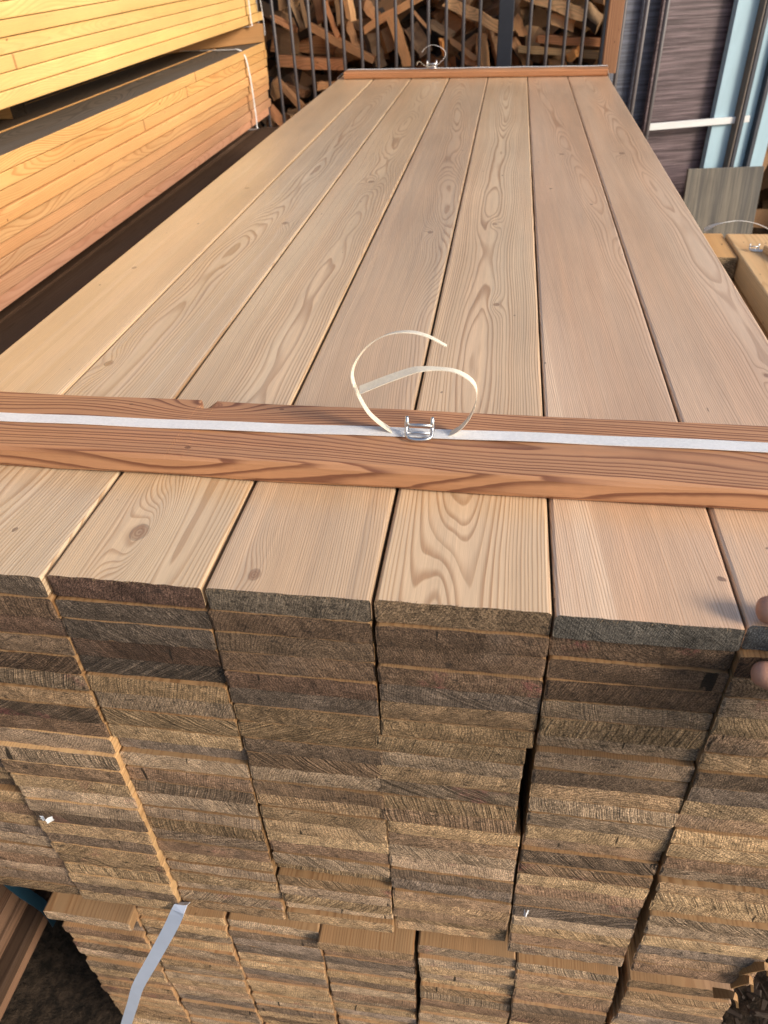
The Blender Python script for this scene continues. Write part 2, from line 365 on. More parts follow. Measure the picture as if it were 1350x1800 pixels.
# ------------------------------------------------------------------ upper larch bundle
up_b = empty('larch_board_bundle', (0, LEN/2, -H1))
tag(up_b, 'strapped stack of planed larch boards with weathered ends, resting on another stack', 'board stack')
variants = [board_mesh('board', PW-.0019, ROW-.0004, LEN, [LARCH, ENDW], seed=i) for i in range(12)]
topvar = [board_mesh('board', PW-(.0036 if i < 4 else .0022), ROW-.0004, LEN, [LARCH, ENDW], seed=30+i, rad=.0034) for i in range(7)]
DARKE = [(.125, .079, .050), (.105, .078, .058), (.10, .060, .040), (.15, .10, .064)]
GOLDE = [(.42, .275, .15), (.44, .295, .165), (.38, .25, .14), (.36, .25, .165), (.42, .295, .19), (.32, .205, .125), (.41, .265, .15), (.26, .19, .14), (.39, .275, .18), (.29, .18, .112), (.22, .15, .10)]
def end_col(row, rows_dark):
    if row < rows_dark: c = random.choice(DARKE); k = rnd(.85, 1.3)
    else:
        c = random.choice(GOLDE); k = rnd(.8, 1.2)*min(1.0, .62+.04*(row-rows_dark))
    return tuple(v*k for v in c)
def base_local(b, v): return Vector(v)-b.location
KN2 = at(245, 935, Z_, 0); KN3 = at(447, 1010, Z_, 0)
tops = {
 0: dict(pith=(.11, -.03, 3.3), fig=(.0022, .06, .75), ka=(.03, 1.25, .005), kb=(-.02, .75, .004), tone=(1.05, 1.0, .90)),
 1: dict(pith=(-.03, -.045, 8.1), fig=(.0023, .05, .85), drift=(.018, -.01, 9), ka=(.035, 1.0, .006), kb=(-.05, .40, .006), tone=(.97, .95, .90)),
 2: dict(pith=(.03, -.050, 14.2), fig=(.0021, .05, .8), drift=(-.01, -.004, 9), tone=(1.03, .98, .88)),
 3: dict(pith=(.10, -.04, 21.7), fig=(.0019, .05, .75), drift=(-.045, -.005, 9), kb=(.03, .95, .005), tone=(.93, .86, .79)),
 4: dict(pith=(-.016, -.040, 7.7), fig=(.0026, .034, .92), drift=(.008, .008, 9), swirl=(-.020, -.010, .0115), ka=(.012, .62, .0045), kb=(.0, 1.0, .005), tone=(1.10, 1.04, .95)),
 5: dict(pith=(.125, -.02, 33.0), fig=(.0021, .04, .75), drift=(-.065, -.006, .158), ka=(.0, 1.55, .006), tone=(1.02, .90, .845)),
 6: dict(pith=(.07, -.035, 41.0), fig=(.0022, .045, .7), drift=(-.03, 0, 9), ka=(.045, .42, .0032), kb=(-.005, 1.55, .007), tone=(1.04, .925, .87)),
}
front_off = [-.003, -.002, .000, .001, .001, .0, -.003]
for c in range(7):
    cxo = 0; lat_w = 0
    for r in range(24):
        lat_w += rnd(-.0011, .0011); lat_w *= .75
        yo = front_off[c]*min(1, .35+r*.05)+rnd(-.0013, .0013)
        if random.random() < .13: yo += rnd(.003, .008)
        if c == 1 and r > 9: yo -= .006
        x = (c-3)*PW+lat_w; z = -(r+.5)*ROW
        if c == 4 and 7 <= r <= 12: x -= .006
        if c == 6 and r > 12: x += .0012*min(r-12, 8)
        if r == 0: yo = (.0, .0, .002, .001, .002, .0, .004)[c]; x = (c-3)*PW
        o = link('board', topvar[c] if r == 0 else variants[random.randrange(12)], None, up_b)
        if r: o.scale.z = rnd(.95, 1.0) if random.random() < .85 else rnd(.86, .93)
        o.location = base_local(up_b, (x, yo, z-(1-o.scale.z)*ROW/2)); o.rotation_euler.z = rnd(-.0007, .0007) if r else rnd(-.0004, .0004)
        if r == 0:
            kw = dict(tops[c])
            if c == 2: kw['ka'] = (KN2.x-x, KN2.y-yo, .0085); kw['swirl'] = (KN2.x-x+.010, KN2.y-yo-.012, .010); kw['kb'] = (.01, 1.3, .007)
            if c == 3: kw['ka'] = (KN3.x-x, KN3.y-yo, .0055); kw['swirl'] = (KN3.x-x+.012, KN3.y-yo, .005)
            ec = tuple(1.75*v for v in ((.085, .06, .042), (.075, .055, .04), (.062, .036, .026), (.08, .062, .045), (.105, .07, .042), (.06, .052, .043), (.05, .05, .05))[c])
            set_wood(o, endc=ec, saw=(rnd(-1, 1), .25, 0), **kw)
        else:
            set_wood(o, endc=end_col(r, 5-abs(c-2)//2), tone=(.95, .80, .58) if c == 1 and r > 8 else (.52, .41, .29))  # second column's lower boards lightened: sunlit side streak painted into their tone

# ------------------------------------------------------------------ lower larch bundle, a bolster's height below
LW = .140; ZL = -.700; YL = .020; XL = -.462; ROWL = .0256; NL = 21
lo_b = empty('larch_board_bundle', (XL+3.5*LW, YL+LEN/2, ZL-NL*ROWL))
tag(lo_b, 'lower stack of larch boards with golden grey sawn ends, under the strapped stack', 'board stack')
lvar = [board_mesh('board', LW-.003, ROWL-.0004, LEN, [LARCH, ENDW], nx=10, seed=50+i) for i in range(8)]
for c in range(7):
    lat_w = 0
    for r in range(NL):
        lat_w = lat_w*.8+rnd(-.002, .002)
        yo = YL+rnd(-.0025, .0025)-.003*(abs(c-3)-1.5)+(rnd(.003, .008) if random.random() < .12 else 0)
        if r == 0: yo -= .012 if c in (0, 3) else -.004
        o = link('board', lvar[random.randrange(8)], None, lo_b)
        o.location = base_local(lo_b, (XL+(c+.5)*LW+lat_w+(.008 if c == 6 else 0), yo, ZL-(r+.5)*ROWL)); o.rotation_euler.z = rnd(-.0007, .0007)
        cc_ = random.choice(GOLDE); k = rnd(.75, 1.2); set_wood(o, endc=tuple(v*k for v in cc_), tone=(.66, .53, .40))

# bolsters between the stacks and under the lower one
def bolster(name, loc, sx, sy, sz, label, mat, group=None, tone=(1, 1, 1), cat='bolster'):
    me = board_mesh(name, sy, sz, sx, [mat, ENDW], nx=6, rad=.004, seed=random.randrange(999))
    o = link(name, me, None); o.rotation_euler.z = R(-90); o.location = (loc[0]-sx/2, loc[1], loc[2])
    set_wood(o, tone=tone, endc=(.05, .035, .025)); tag(o, label, cat, group); return o
gapz = (-H1+ZL)/2; gaph = -H1-ZL-.001
for y in (.50, 1.5, 2.5):
    bolster('bolster', (0, y, gapz), 1.02, .08, gaph, 'rough square bolster between the two larch stacks', PALEW, 'bolsters between the larch stacks', (.6, .5, .4))
lb = ZL-NL*ROWL
for y in (.45, 1.5, 2.55):
    bolster('bearer', (XL+3.5*LW, y, (lb+GROUND)/2), 1.05, .1, lb-GROUND-.001, 'ground bearer under the lower larch stack', DARKW, 'bearers on the ground')

# ------------------------------------------------------------------ battens and straps on top
def batten(name, x0, x1, yc, W, T, zc, mat, label, rz=0, chip=None, **kw):
    """length along local +Y; turned so that local +Y is world +X (local +X = world -Y)"""
    rad = .004; L = x1-x0; hw, ht = W/2, T/2
    ys = [i/60*L for i in range(61)]
    if chip: ys = sorted(set(ys+[chip[0]+d for d in (-.006, -.005, -.003, -.001, 0, .002, .005, .010, .013, .014)]))
    prof = [(-hw+.0015, ht), (-hw+.017, ht), (hw-rad*1.2, ht), (hw-rad*.35, ht-rad*.35), (hw, ht-rad*1.2), (hw, -ht+rad*1.5), (hw-rad*.5, -ht+rad*.4), (hw-rad*1.6, -ht), (-hw+rad, -ht), (-hw, -ht+rad), (-hw, ht-.0015)]
    vs_, fs = [], []; rg = random.Random(5); LASTK = len(prof)-1
    for y in ys:
        for k, (x, z) in enumerate(prof):
            dz = .0006*math.sin(y*23+k)+rg.uniform(-.0002, .0002); dx = .0005*math.sin(y*31+2*k)
            if chip and k in (0, LASTK):
                d = y-chip[0]; f = max(0, 1+d/.005) if d < 0 else max(0, 1-d/.013)
                if f > 0: dx += f*.012; dz -= f*.007 if k == 0 else f*.005
            vs_.append((x+dx, y, z+dz))
    N = len(prof)
    for i in range(len(ys)-1):
        for k in range(N): fs.append((i*N+k, i*N+(k+1) % N, (i+1)*N+(k+1) % N, (i+1)*N+k))
    fs.append(tuple(range(N))); fs.append(tuple((len(ys)-1)*N+k for k in range(N)))
    me = mesh_from(name, vs_, fs, [mat])
    o = link(name, me, None); o.rotation_euler.z = R(-90)+rz; o.location = (x0, yc, zc); set_wood(o, **kw)
    tag(o, label, 'batten'); return o
BT = .0265
chipx = at(362, 705, Z_, BT).x
batten('batten', -.535, .535, .2155, .112, BT, BT/2+.0005, REDW, 'reddish wooden batten with a chipped edge, lying across the near end of the board stack', rz=R(-.65), chip=(chipx+.535, ),
       pith=(-.010, -.030, 12.0), fig=(.0044, .09, 1.15), drift=(.01, .02, 9), swirl=(-.034, chipx+.535+.022, .013), ka=(-.046, chipx+.535+.012, .007), kb=(.0, .985, .007))
BT2 = .024
batten('batten', -.475, .505, 2.83, .072, BT2, BT2/2+.0005, REDW, 'reddish wooden batten across the far end of the board stack, by the iron bars', rz=R(-3.0),
       pith=(.02, -.08, 31.0), fig=(.004, .03, .8), tone=(1.05, 1.0, .92))

def loop_strap(name, x0, x1, ztop, zbot, y, width, mat, label, skew=0, sag=.0):
    pts = []
    N = 40; sx = .5135                     # half width of the stack
    for i in range(N+1):
        x = x0+(x1-x0)*i/N; pts.append((x, y+skew*x+.0008*math.sin(x*9), ztop+.0004*math.sin(x*40)))
    ex1, ex0 = max(x1+.003, sx), min(x0-.003, -sx)
    if x1 < sx: pts.append((sx-.002, y+skew*x1, .0015))
    pts += [(ex1, y+skew*x1, min(ztop-.006, .0)), (sx, y+skew*x1, -.04), (sx, y+skew*x1, zbot+.01), (sx-.003, y+skew*x1, zbot-.002), (sx-.01, y+skew*x1, zbot-.003)]
    pts += [(-sx+.01, y+skew*x0, zbot-.003), (-sx+.003, y+skew*x0, zbot-.002), (-sx, y+skew*x0, zbot+.01), (-sx, y+skew*x0, -.04), (ex0, y+skew*x0, min(ztop-.006, .0))]
    if x0 > -sx: pts.append((-sx+.002, y+skew*x0, .0015))
    o = link(name, ribbon_mesh(name, pts, (0, 1, 0), width, .0009, mat, True), None)
    return o
ST = empty('binding_strap', (0, .218, BT))
tag(ST, 'white woven strap with wire buckle and curled tails, over the chipped batten', 'strap')
b_ = loop_strap('band', -.535, .535, BT+.0022, -H1-.001, .2145, .0165, STRAP, '', .008); b_.parent = ST; b_.matrix_parent_inverse = Matrix.Translation(-ST.location)
def under(o, root): o.parent = root; o.matrix_parent_inverse = Matrix.Translation(-Vector(root.location)); return o
def tail(px, ys, width=.0135, wd=(0, 1, 0), ex=0):
    pts = smooth_path([at(x, y, Y_, yy) for (x, y), yy in zip(px, ys)], 6)
    return pts
t1 = [(748, 769), (715, 768), (690, 758), (650, 727), (625, 682), (620, 650), (640, 615), (675, 590), (715, 583), (750, 590), (785, 608)]
pts = tail(t1, [.218, .2178, .218, .219, .221, .222, .223, .224, .224, .223, .222])
K = len(pts); wd = [Vector((0, 1, -.05-.35*math.sin(math.pi*i/(K-1)))) for i in range(K)]
wl = [.0135 if i < K*.75 else .0135-.009*(i-K*.75)/(K*.25) for i in range(K)]
under(link('strap_tail', ribbon_mesh('strap_tail', pts, wd, wl, .0007, TAIL), None), ST)
t2 = [(722, 770), (765, 769), (805, 755), (830, 725), (838, 690), (828, 668), (800, 652), (765, 648), (740, 649), (720, 653), (680, 667), (632, 686)]
pts = tail(t2, [.219, .218, .217, .216, .214, .213, .212, .212, .211, .211, .209, .207])
K = len(pts); wd = [Vector((0, 1, -.12+.42*max(0, (i/K-.55))/.45)) for i in range(K)]
wl2 = [.0125-.0045*max(0, 1-abs(i/K-.6)/.2) for i in range(K)]
under(link('strap_tail', ribbon_mesh('strap_tail', pts, wd, wl2, .0007, TAIL), None), ST)
bc = at(737, 765, Z_, BT+.004)
def buckle(c, s, root):
    c = Vector(c)
    wire = []
    loop = [(-.0125, .004, .016), (-.0128, .003, .008), (-.0128, -.004, .0025), (-.008, -.0085, .0015), (0, -.0095, .001), (.008, -.0085, .0015), (.0128, -.004, .0025), (.0128, .003, .008), (.0125, .004, .016)]
    under(link('buckle_wire', tube_mesh('buckle_wire', [c+Vector(p)*s for p in smooth_path(loop, 4)], .00165*s, 8, WIRE), None), root)
    for z, yy in ((.0105, .0025), (.0035, -.001)):
        under(link('buckle_crossbar', tube_mesh('buckle_crossbar', [c+Vector((-.0128, yy, z))*s, c+Vector((0, yy+.0006, z))*s, c+Vector((.0128, yy, z))*s], .0014*s, 8, WIRE), None), root)
    for sx in (-1, 1):
        under(link('buckle_prong', tube_mesh('buckle_prong', [c+Vector((sx*.0127, .0045, .019))*s, c+Vector((sx*.0128, .004, .012))*s, c+Vector((sx*.0128, .003, .004))*s], [.0016*s, .0024*s, .0022*s], 8, WIRE), None), root)
buckle((bc.x, bc.y, BT+.0035), 1.0, ST)

# far strap
FS = empty('binding_strap', (-.14, 2.83, BT2))
tag(FS, 'thin strap with a small curled end and buckle on the far batten, by the bars', 'strap')
under(loop_strap('band', -.472, .503, BT2+.0022, -H1-.001, 2.83, .0135, STRAP, '', -.052), FS)
pts = smooth_path([at(x, y, Y_, 2.825) for x, y in ((757, 117), (771, 112), (783, 98), (779, 86), (762, 79), (748, 84), (742, 92))], 6)
under(link('strap_tail', ribbon_mesh('strap_tail', pts, (0, 1, -.1), .011, .0008, STRAP), None), FS)
pts = smooth_path([at(x, y, Y_, 2.82) for x, y in ((765, 117), (748, 116), (737, 108), (733, 114))], 4)
under(link('strap_tail', ribbon_mesh('strap_tail', pts, (0, 1, -.2), .010, .0008, TAIL), None), FS)
fc = at(759, 118, Y_, 2.822); buckle((fc.x, fc.y, BT2+.004), 1.35, FS)

# pale strap hanging from the gap between the stacks
hp = [at(332, 1575, Y_, .03), at(318, 1592, Y_, -.010), at(300, 1630, Y_, -.018), at(270, 1685, Y_, -.020), at(243, 1733, Y_, -.022), at(233, 1765, Y_, -.021), at(222, 1800, Y_, -.020), at(205, 1860, Y_, -.015)]
hs = link('hanging_strap', ribbon_mesh('hanging_strap', smooth_path(hp, 5), (1, -.15, .35), .019, .0008, P_STRAP), None)
tag(hs, 'white plastic strap end coloured with sky reflection, hanging down over the lower board ends', 'strap')

# ------------------------------------------------------------------ left stacks
LX = -1.05
def side_stack(name, label, x0, ztop, zbot, layers, cols, bw, y0, y1, mat, tonef, jx=.004, grey=False):
    b = empty(name, (x0-cols*bw/2, (y0+y1)/2, zbot)); tag(b, label, 'timber stack')
    t = (ztop-zbot)/layers; L = y1-y0
    vv = [board_mesh('board', bw-.004, t-.0016, L, [mat, ENDW], nx=4, rad=.0025, seed=200+i, rough=.001) for i in range(4)]
    gv = vv[0].copy(); gv.materials.append(GREYW)
    for p in gv.polygons:
        if p.normal.z > .9: p.material_index = 2
    for r in range(layers):
        for c in range(cols):
            o = link('board', gv if grey and r == 0 else random.choice(vv), None, b)
            o.location = Vector((x0-(c+.5)*bw+(rnd(-jx, jx) if c == 0 else 0), y0+rnd(-.045, .045), ztop-(r+.5)*t))-b.location
            o.rotation_euler.z = rnd(-.0008, .0008)
            set_wood(o, tone=tonef(r, layers), fig=(rnd(.0025, .005), rnd(.06, .15), rnd(.5, 1.0) if grey else rnd(.2, .45)), endc=(.5, .33, .15), saw=(.5, .2, 0),
                     pith=(rnd(-.06, .16), rnd(-.1, .1)), ka=(bw/2+rnd(-.004, .004), rnd(1.2, 2*L), rnd(.003, .006)), kb=(bw/2+rnd(-.004, .004), rnd(1.2, 2.5*L), rnd(.003, .005)))
    return b
def up_tone(r, n): k = rnd(.95, 1.04); return (k*1.0, k*1.0, k*.92)
def lo_tone(r, n):
    f = r/(n-1); k = rnd(.70, 1.02)*(1-.12*f); g_ = rnd(-.10, .08); return (k, k*(.90-.06*f+g_*.6), k*(.80+.45*f*f+g_))  # lower layers greyer and darker: shade from the larch stack put in the tone
side_stack('pine_board_stack', 'upper stack of clean yellow pine boards, raised on a slanting spacer', LX, .62, .132, 14, 4, .16, -.25, 3.72, PINE, up_tone)
side_stack('pine_board_stack', 'lower stack of orange pine boards with a white strap, under the clean yellow stack', LX+.02, .055, -.262, 9, 4, .16, -.25, 3.68, PINE, lo_tone, .012, True)
# spacers between them
a_ = at(458, 70, Z_, .09); 
sp = link('spacer', board_mesh('spacer', .08, .074, .62, [PALEW, ENDW], nx=4, seed=7), None)
sp.location = (-1.035, 3.62, .0935); sp.rotation_euler.z = math.atan2(-(-1.36+1.03), (3.25-3.61)); set_wood(sp, tone=(.55, .40, .25)); tag(sp, 'slanting square spacer between the yellow stack and the orange stack', 'spacer')
for y in (.2, 1.8):
    s2 = bolster('spacer', (-1.46, y, .0935), .44, .08, .075, 'set-back spacer between the two pine stacks', PALEW, 'hidden spacers between the pine stacks', (.7, .55, .4), 'spacer')
# straps on the left stacks
def side_strap(px, label, ex=.004, w=.016, group=None):
    pts = smooth_path(px, 5)
    o = link('stack_strap', ribbon_mesh('stack_strap', pts, (0, 1, 0), w, .0012, STRAP), None); tag(o, label, 'strap', group); return o
side_strap([(-1.40, 3.27, .061), (-1.10, 3.28, .0605), (-1.040, 3.285, .0595), (-1.018, 3.30, .03), (-1.012, 3.315, -.06), (-1.012, 3.325, -.16), (-1.016, 3.335, -.25), (-1.035, 3.34, -.2685), (-1.2, 3.34, -.2685)], 'white strap bowed round the orange pine stack')
side_strap([(-1.30, 3.5, .626), (-1.06, 3.5, .6255), (-1.040, 3.5, .60), (-1.038, 3.51, .4), (-1.038, 3.52, .16), (-1.05, 3.52, .126), (-1.2, 3.52, .1265)], 'flat white strap round the yellow pine stack')
hs2 = [(-1.045, 3.66, .40), (-1.035, 3.67, .30), (-1.028, 3.68, .2), (-1.026, 3.685, .12), (-1.03, 3.69, .075)]
side_strap(hs2, 'thin loose strap end hanging at the end of the yellow stack', w=.008)

# dark low stack between the left stacks and the larch stack
low = empty('dark_board_stack', (-1.15, 1.7, GROUND)); tag(low, 'low dark stack of old boards in the gap beside the larch stack', 'timber stack')
dv = [board_mesh('board', .158, .0268, 4.1, [DARKW, ENDW], nx=4, seed=300+i, rough=.004) for i in range(4)]
for r in range(26):
    for c in range(6):
        o = link('board', random.choice(dv), None, low)
        o.location = Vector((-.645-(c+.5)*.164+rnd(-.012, .012)-(.02 if r % 7 == 2 and c == 0 else 0), -.35+rnd(-.05, .05), -.335-(r+.5)*.0283))-low.location
        o.rotation_euler.z = rnd(-.004, .004)
        k = rnd(.4, 1.7) if c == 0 else rnd(.6, 1.4); set_wood(o, tone=(k*1.0, k*.95, k*.92), endc=(.1, .07, .05))
for y in (.0, 1.6, 3.2):
    bolster('bearer', (-1.20, y, (-.335-26*.0283+GROUND)/2), .8, .1, -.335-26*.0283-GROUND-.001, 'old bearer under the low dark stack', DARKW, 'bearers under the dark stack', cat='bolster')
for y in (.4, 2.0, 3.3):
    bolster('bolster', (-1.44, y, -.2985), .46, .08, .070, 'thick bolster under the orange pine stack', DARKW, 'bolsters under the pine stacks')
bs = [(-.639, .055, -.34), (-.628, .075, -.60), (-.626, .10, -.86), (-.628, .125, -1.0), (-.632, .13, -1.08)]
o = link('blue_strap', ribbon_mesh('blue_strap', smooth_path(bs, 4), (0, 1, 0), .02, .001, B_STRAP), None); tag(o, 'dark blue strap down the side of the low dark stack', 'strap')

# ------------------------------------------------------------------ iron bar cage with firewood
CY = 3.85
cage = empty('iron_bar_cage', (-.5, CY, GROUND)); tag(cage, 'dark iron bar fence holding back heaped firewood', 'fence')
barm = tube_mesh('bar', [(0, 0, 0), (0, 0, 1.0), (0, 0, 2.2)], .0085, 8, IRON)
def cbar(x, y=CY):
    o = link('bar', barm, None, cage); o.location = Vector((x, y, GROUND))-cage.location; o.rotation_euler.z = rnd(0, 3); o.rotation_euler.y = rnd(-.004, .004); return o
for px in (478, 509, 540, 570, 600, 632, 661, 693, 724, 754, 785, 816, 846): cbar(at(px, 0, Y_, CY).x)
x = at(478, 0, Y_, CY).x
for k in range(1, 9): cbar(x-k*.082)
for px in (935, 966, 999, 1030): cbar(at(px, 0, Y_, CY).x)
pm = box_mesh('post', .072, .06, 2.70, .004, POSTM)
for xx in (.118, .585, -1.75):
    o = link('post', pm, None, cage); o.location = Vector((xx, CY+.005, GROUND+1.35))-cage.location
    if xx > .5: o.scale.x = .4
for z in (-1.18, .80):
    o = link('rail', box_mesh('rail', 2.44, .02, .04, .003, IRON), None, cage); o.location = Vector((-.575, CY+.048, z))-cage.location
sl_ = link('slat', board_mesh('slat', .055, .022, 1.9, [REDW, ENDW], nx=4, seed=77), None)
sl_.rotation_euler = (R(90), 0, 0)
slp = at(1070, 118, Y_, 3.02); sl_.location = (slp.x, 3.02, slp.z-.02)
set_wood(sl_, tone=(.85, .85, .85), pith=(.1, 0, 4), fig=(.007, .02, 1.2), endc=(.3, .2, .12)); tag(sl_, 'upright reddish wooden slat at the corner of the iron bars', 'slat')

BARK = plain('bark', (.065, .05, .042), .95, 0, .7, 60, (1, .3, 1), .004, .9, .1)
def split_mesh(name, L, w, kind, seed):
    rg = random.Random(seed)
    if kind == 0: prof = [(-.5, -.35), (.5, -.4), (.35, .05), (.05, .45), (-.3, .2)]
    elif kind == 1: prof = [(-.5, -.3), (.5, -.3), (.5, .3), (-.5, .3)]
    else: prof = [(-.5, -.2), (-.2, -.42), (.25, -.4), (.5, -.1), (.1, .5)]
    prof = [((x+rg.uniform(-.06, .06))*w, (z+rg.uniform(-.06, .06))*w) for x, z in prof]; N = len(prof)
    vs_, fs, mi = [], [], []
    S = 5
    for i in range(S+1):
        y = L*(i/S-.5); k = 1+rg.uniform(-.1, .1); bx, bz = rg.uniform(-.05, .05)*w, rg.uniform(-.05, .05)*w
        for (x, z) in prof: vs_.append((x*k+bx, y+(rg.uniform(-.012, .012) if i in (0, S) else 0), z*k+bz))
    for i in range(S):
        for k in range(N): fs.append((i*N+k, i*N+(k+1) % N, (i+1)*N+(k+1) % N, (i+1)*N+k)); mi.append(1 if (kind != 1 and k == 0 and seed % 2) or (kind == 2 and k < 3) else 0)
    fs.append(tuple(range(N))); fs.append(tuple(S*N+k for k in range(N))); mi += [0, 0]
    me = mesh_from(name, vs_, fs, [FIRE, BARK])
    for p, m in zip(me.polygons, mi): p.material_index = m
    return me
TNAMES = ['brown', 'tan', 'dark brown', 'dark grey', 'pale', 'reddish', 'dull grey brown']
TONES = [(.9, .78, .7), (1.15, .95, .8), (.7, .6, .55), (.55, .5, .5), (1.3, 1.2, 1.1), (.85, .6, .48), (.62, .56, .52)]
FL = 'split firewood log heaped behind the iron bars'; FG = 'firewood behind the iron bars'
def stick(p, q, wpx, depth, kind, tone, label=None, seed=0):
    a = at(p[0], p[1], Y_, CY+depth); b = at(q[0], q[1], Y_, CY+depth+rnd(-.03, .03))
    L = (b-a).length; wd_ = wpx/FPX*(a-CAM).dot(FW)
    o = link('firewood_log', split_mesh('firewood_log', L, wd_, kind, seed), None)
    o.location = (a+b)/2; o.rotation_euler = (b-a).to_track_quat('Y', 'Z').to_euler()
    set_wood(o, tone=tone, fig=(.005, .04, .8)); nm_ = TN2.get(tone, 'dark'); tag(o, label or nm_+' split log just behind the iron bars', 'firewood', None if label else nm_+' logs just behind the bars')
BR, TAN, PALE, GRY, RED, ORG = (1.0, .76, .62), (1.5, 1.15, .9), (1.9, 1.65, 1.4), (.8, .76, .74), (1.2, .8, .64), (2.0, 1.3, .7)
TN2 = {BR: 'brown', TAN: 'tan', PALE: 'pale', GRY: 'grey', RED: 'reddish', ORG: 'bright orange'}
H_ = [((490, 107), (607, 112), 27, .14, 1, RED, 'broad reddish firewood plank lying level behind the iron bars'), ((545, 47), (660, 106), 18, .10, 1, BR, 'dark plank sloping down to the right behind the iron bars'),
 ((484, 136), (533, 188), 15, .10, 0, BR, None), ((590, -20), (598, 42), 13, .09, 2, GRY, None), ((606, -30), (618, 34), 15, .08, 1, PALE, 'pale grey splinter standing upright among the logs'),
 ((571, 5), (594, 64), 15, .09, 1, RED, None), ((687, 25), (717, 114), 26, .09, 1, TAN, 'broad tan plank leaning behind the bars, left of the curled strap'), ((640, 52), (742, -9), 20, .12, 1, TAN, 'brown plank rising to the right over the leaning tan plank'),
 ((784, 0), (882, 50), 32, .10, 1, PALE, 'thick pale squared timber end left of the steel post'), ((793, 71), (838, 104), 11, .07, 0, BR, None), ((776, 70), (783, 96), 9, .07, 0, ORG, 'small bright orange splinter above the far strap'),
 ((756, 38), (795, 62), 16, .14, 0, GRY, None), ((725, 20), (757, 58), 9, .1, 2, BR, None), ((926, -10), (1028, 28), 30, .10, 1, PALE, 'thick pale squared timber right of the steel post'), ((968, 33), (1008, 47), 20, .08, 0, PALE, None),
 ((1020, 15), (1052, 46), 28, .09, 2, GRY, None), ((945, 68), (1056, 74), 19, .09, 1, RED, 'pinkish grey board lying level right of the steel post'), ((912, 86), (1056, 96), 17, .07, 1, (1.2, 1.12, .95), 'pale board lying level, lowest right of the steel post'),
 ((996, 104), (1020, 86), 20, .05, 1, ORG, None), ((902, 72), (928, 116), 22, .1, 0, BR, None), ((905, 30), (920, 62), 18, .12, 0, TAN, None), ((640, 8), (662, 34), 22, .15, 0, BR, None),
 ((505, -10), (530, 50), 13, .09, 2, GRY, None), ((528, -8), (541, 48), 10, .08, 2, GRY, None), ((478, 30), (520, 52), 12, .1, 0, RED, None), ((556, -12), (566, 40), 22, .16, 2, (.5, .4, .38), None),
 ((612, 40), (632, 96), 16, .13, 0, BR, None), ((500, 150), (540, 165), 16, .2, 1, BR, None), ((560, 150), (590, 148), 18, .12, 1, TAN, None), ((845, 60), (850, 118), 22, .08, 0, TAN, None),
 ((866, 52), (880, 110), 20, .1, 0, (1.0, .85, .8), None), ((820, 100), (850, 118), 20, .09, 0, RED, None), ((650, 60), (668, 118), 30, .16, 2, GRY, None), ((722, 50), (748, 100), 34, .17, 2, (.55, .5, .5), None), ((476, 190), (500, 220), 18, .07, 0, RED, None)]
for i, (p_, q_, wp, dp, kd, tn, lbl) in enumerate(H_): stick(p_, q_, wp, dp, kd, tn, lbl, i)
fm = [split_mesh('firewood_log', rnd(.28, .42), rnd(.07, .13), i % 3, 100+i) for i in range(14)]
for i in range(150):
    o = link('firewood_log', random.choice(fm), None)
    o.location = (rnd(-1.25, .5), CY+rnd(.24, .46), rnd(-.55, .42))
    an = random.choice((0, 0, 1)); o.rotation_euler = (rnd(-1, 1), rnd(0, 6.28), rnd(-1.3, 1.3)+R(90)*(1-an))
    ti = random.randrange(7); t = TONES[ti]; k = rnd(.55, 1.35); set_wood(o, tone=tuple(v*k for v in t), fig=(.005, .04, .8)); tag(o, TNAMES[ti]+' split log set back among others behind the iron bars', 'firewood', TNAMES[ti]+' firewood set back behind the bars')
# the uncounted rest of the heap
def heap(name, n_, xr, yr, zr, label, seed):
    rg = random.Random(seed); vs_, fs = [], []
    for i in range(n_):
        c = Vector((rg.uniform(*xr), rg.uniform(*yr), rg.uniform(*zr))); L = rg.uniform(.25, .4); w_ = rg.uniform(.06, .13)
        rot = Matrix.Rotation(rg.uniform(0, 6.28), 3, 'Z') @ Matrix.Rotation(rg.uniform(-.6, .6), 3, 'X') @ Matrix.Rotation(rg.uniform(0, 6), 3, 'Y')
        pr = [(-.5, -.35), (.5, -.4), (.3, .2), (.0, .45), (-.35, .2)]; b0 = len(vs_)
        for y in (-L/2, L/2):
            for x, z in pr: vs_.append(c+rot@Vector((x*w_+rg.uniform(-.01, .01), y, z*w_)))
        for k in range(5): fs.append((b0+k, b0+(k+1) % 5, b0+5+(k+1) % 5, b0+5+k))
        fs.append(tuple(b0+k for k in range(5))); fs.append(tuple(b0+5+k for k in range(5)))
    o = link(name, mesh_from(name, vs_, fs, [FIRE]), None); set_wood(o, tone=(.42, .35, .3), fig=(.006, .05, .8)); tag(o, label, 'firewood', kind='stuff'); return o
heap('firewood_heap', 1500, (-1.9, .56), (CY+.42, CY+.8), (GROUND+.05, .75), 'dark mass of firewood deep behind the iron bars', 3)
heap('firewood_heap', 700, (-1.9, .56), (CY+.16, CY+.6), (GROUND+.05, -.5), 'lower firewood behind the iron bars', 4)
heap('firewood_heap', 800, (.62, 2.6), (CY+.1, CY+.6), (GROUND+.05, .6), 'firewood heap behind the sheets and blue panels', 5)

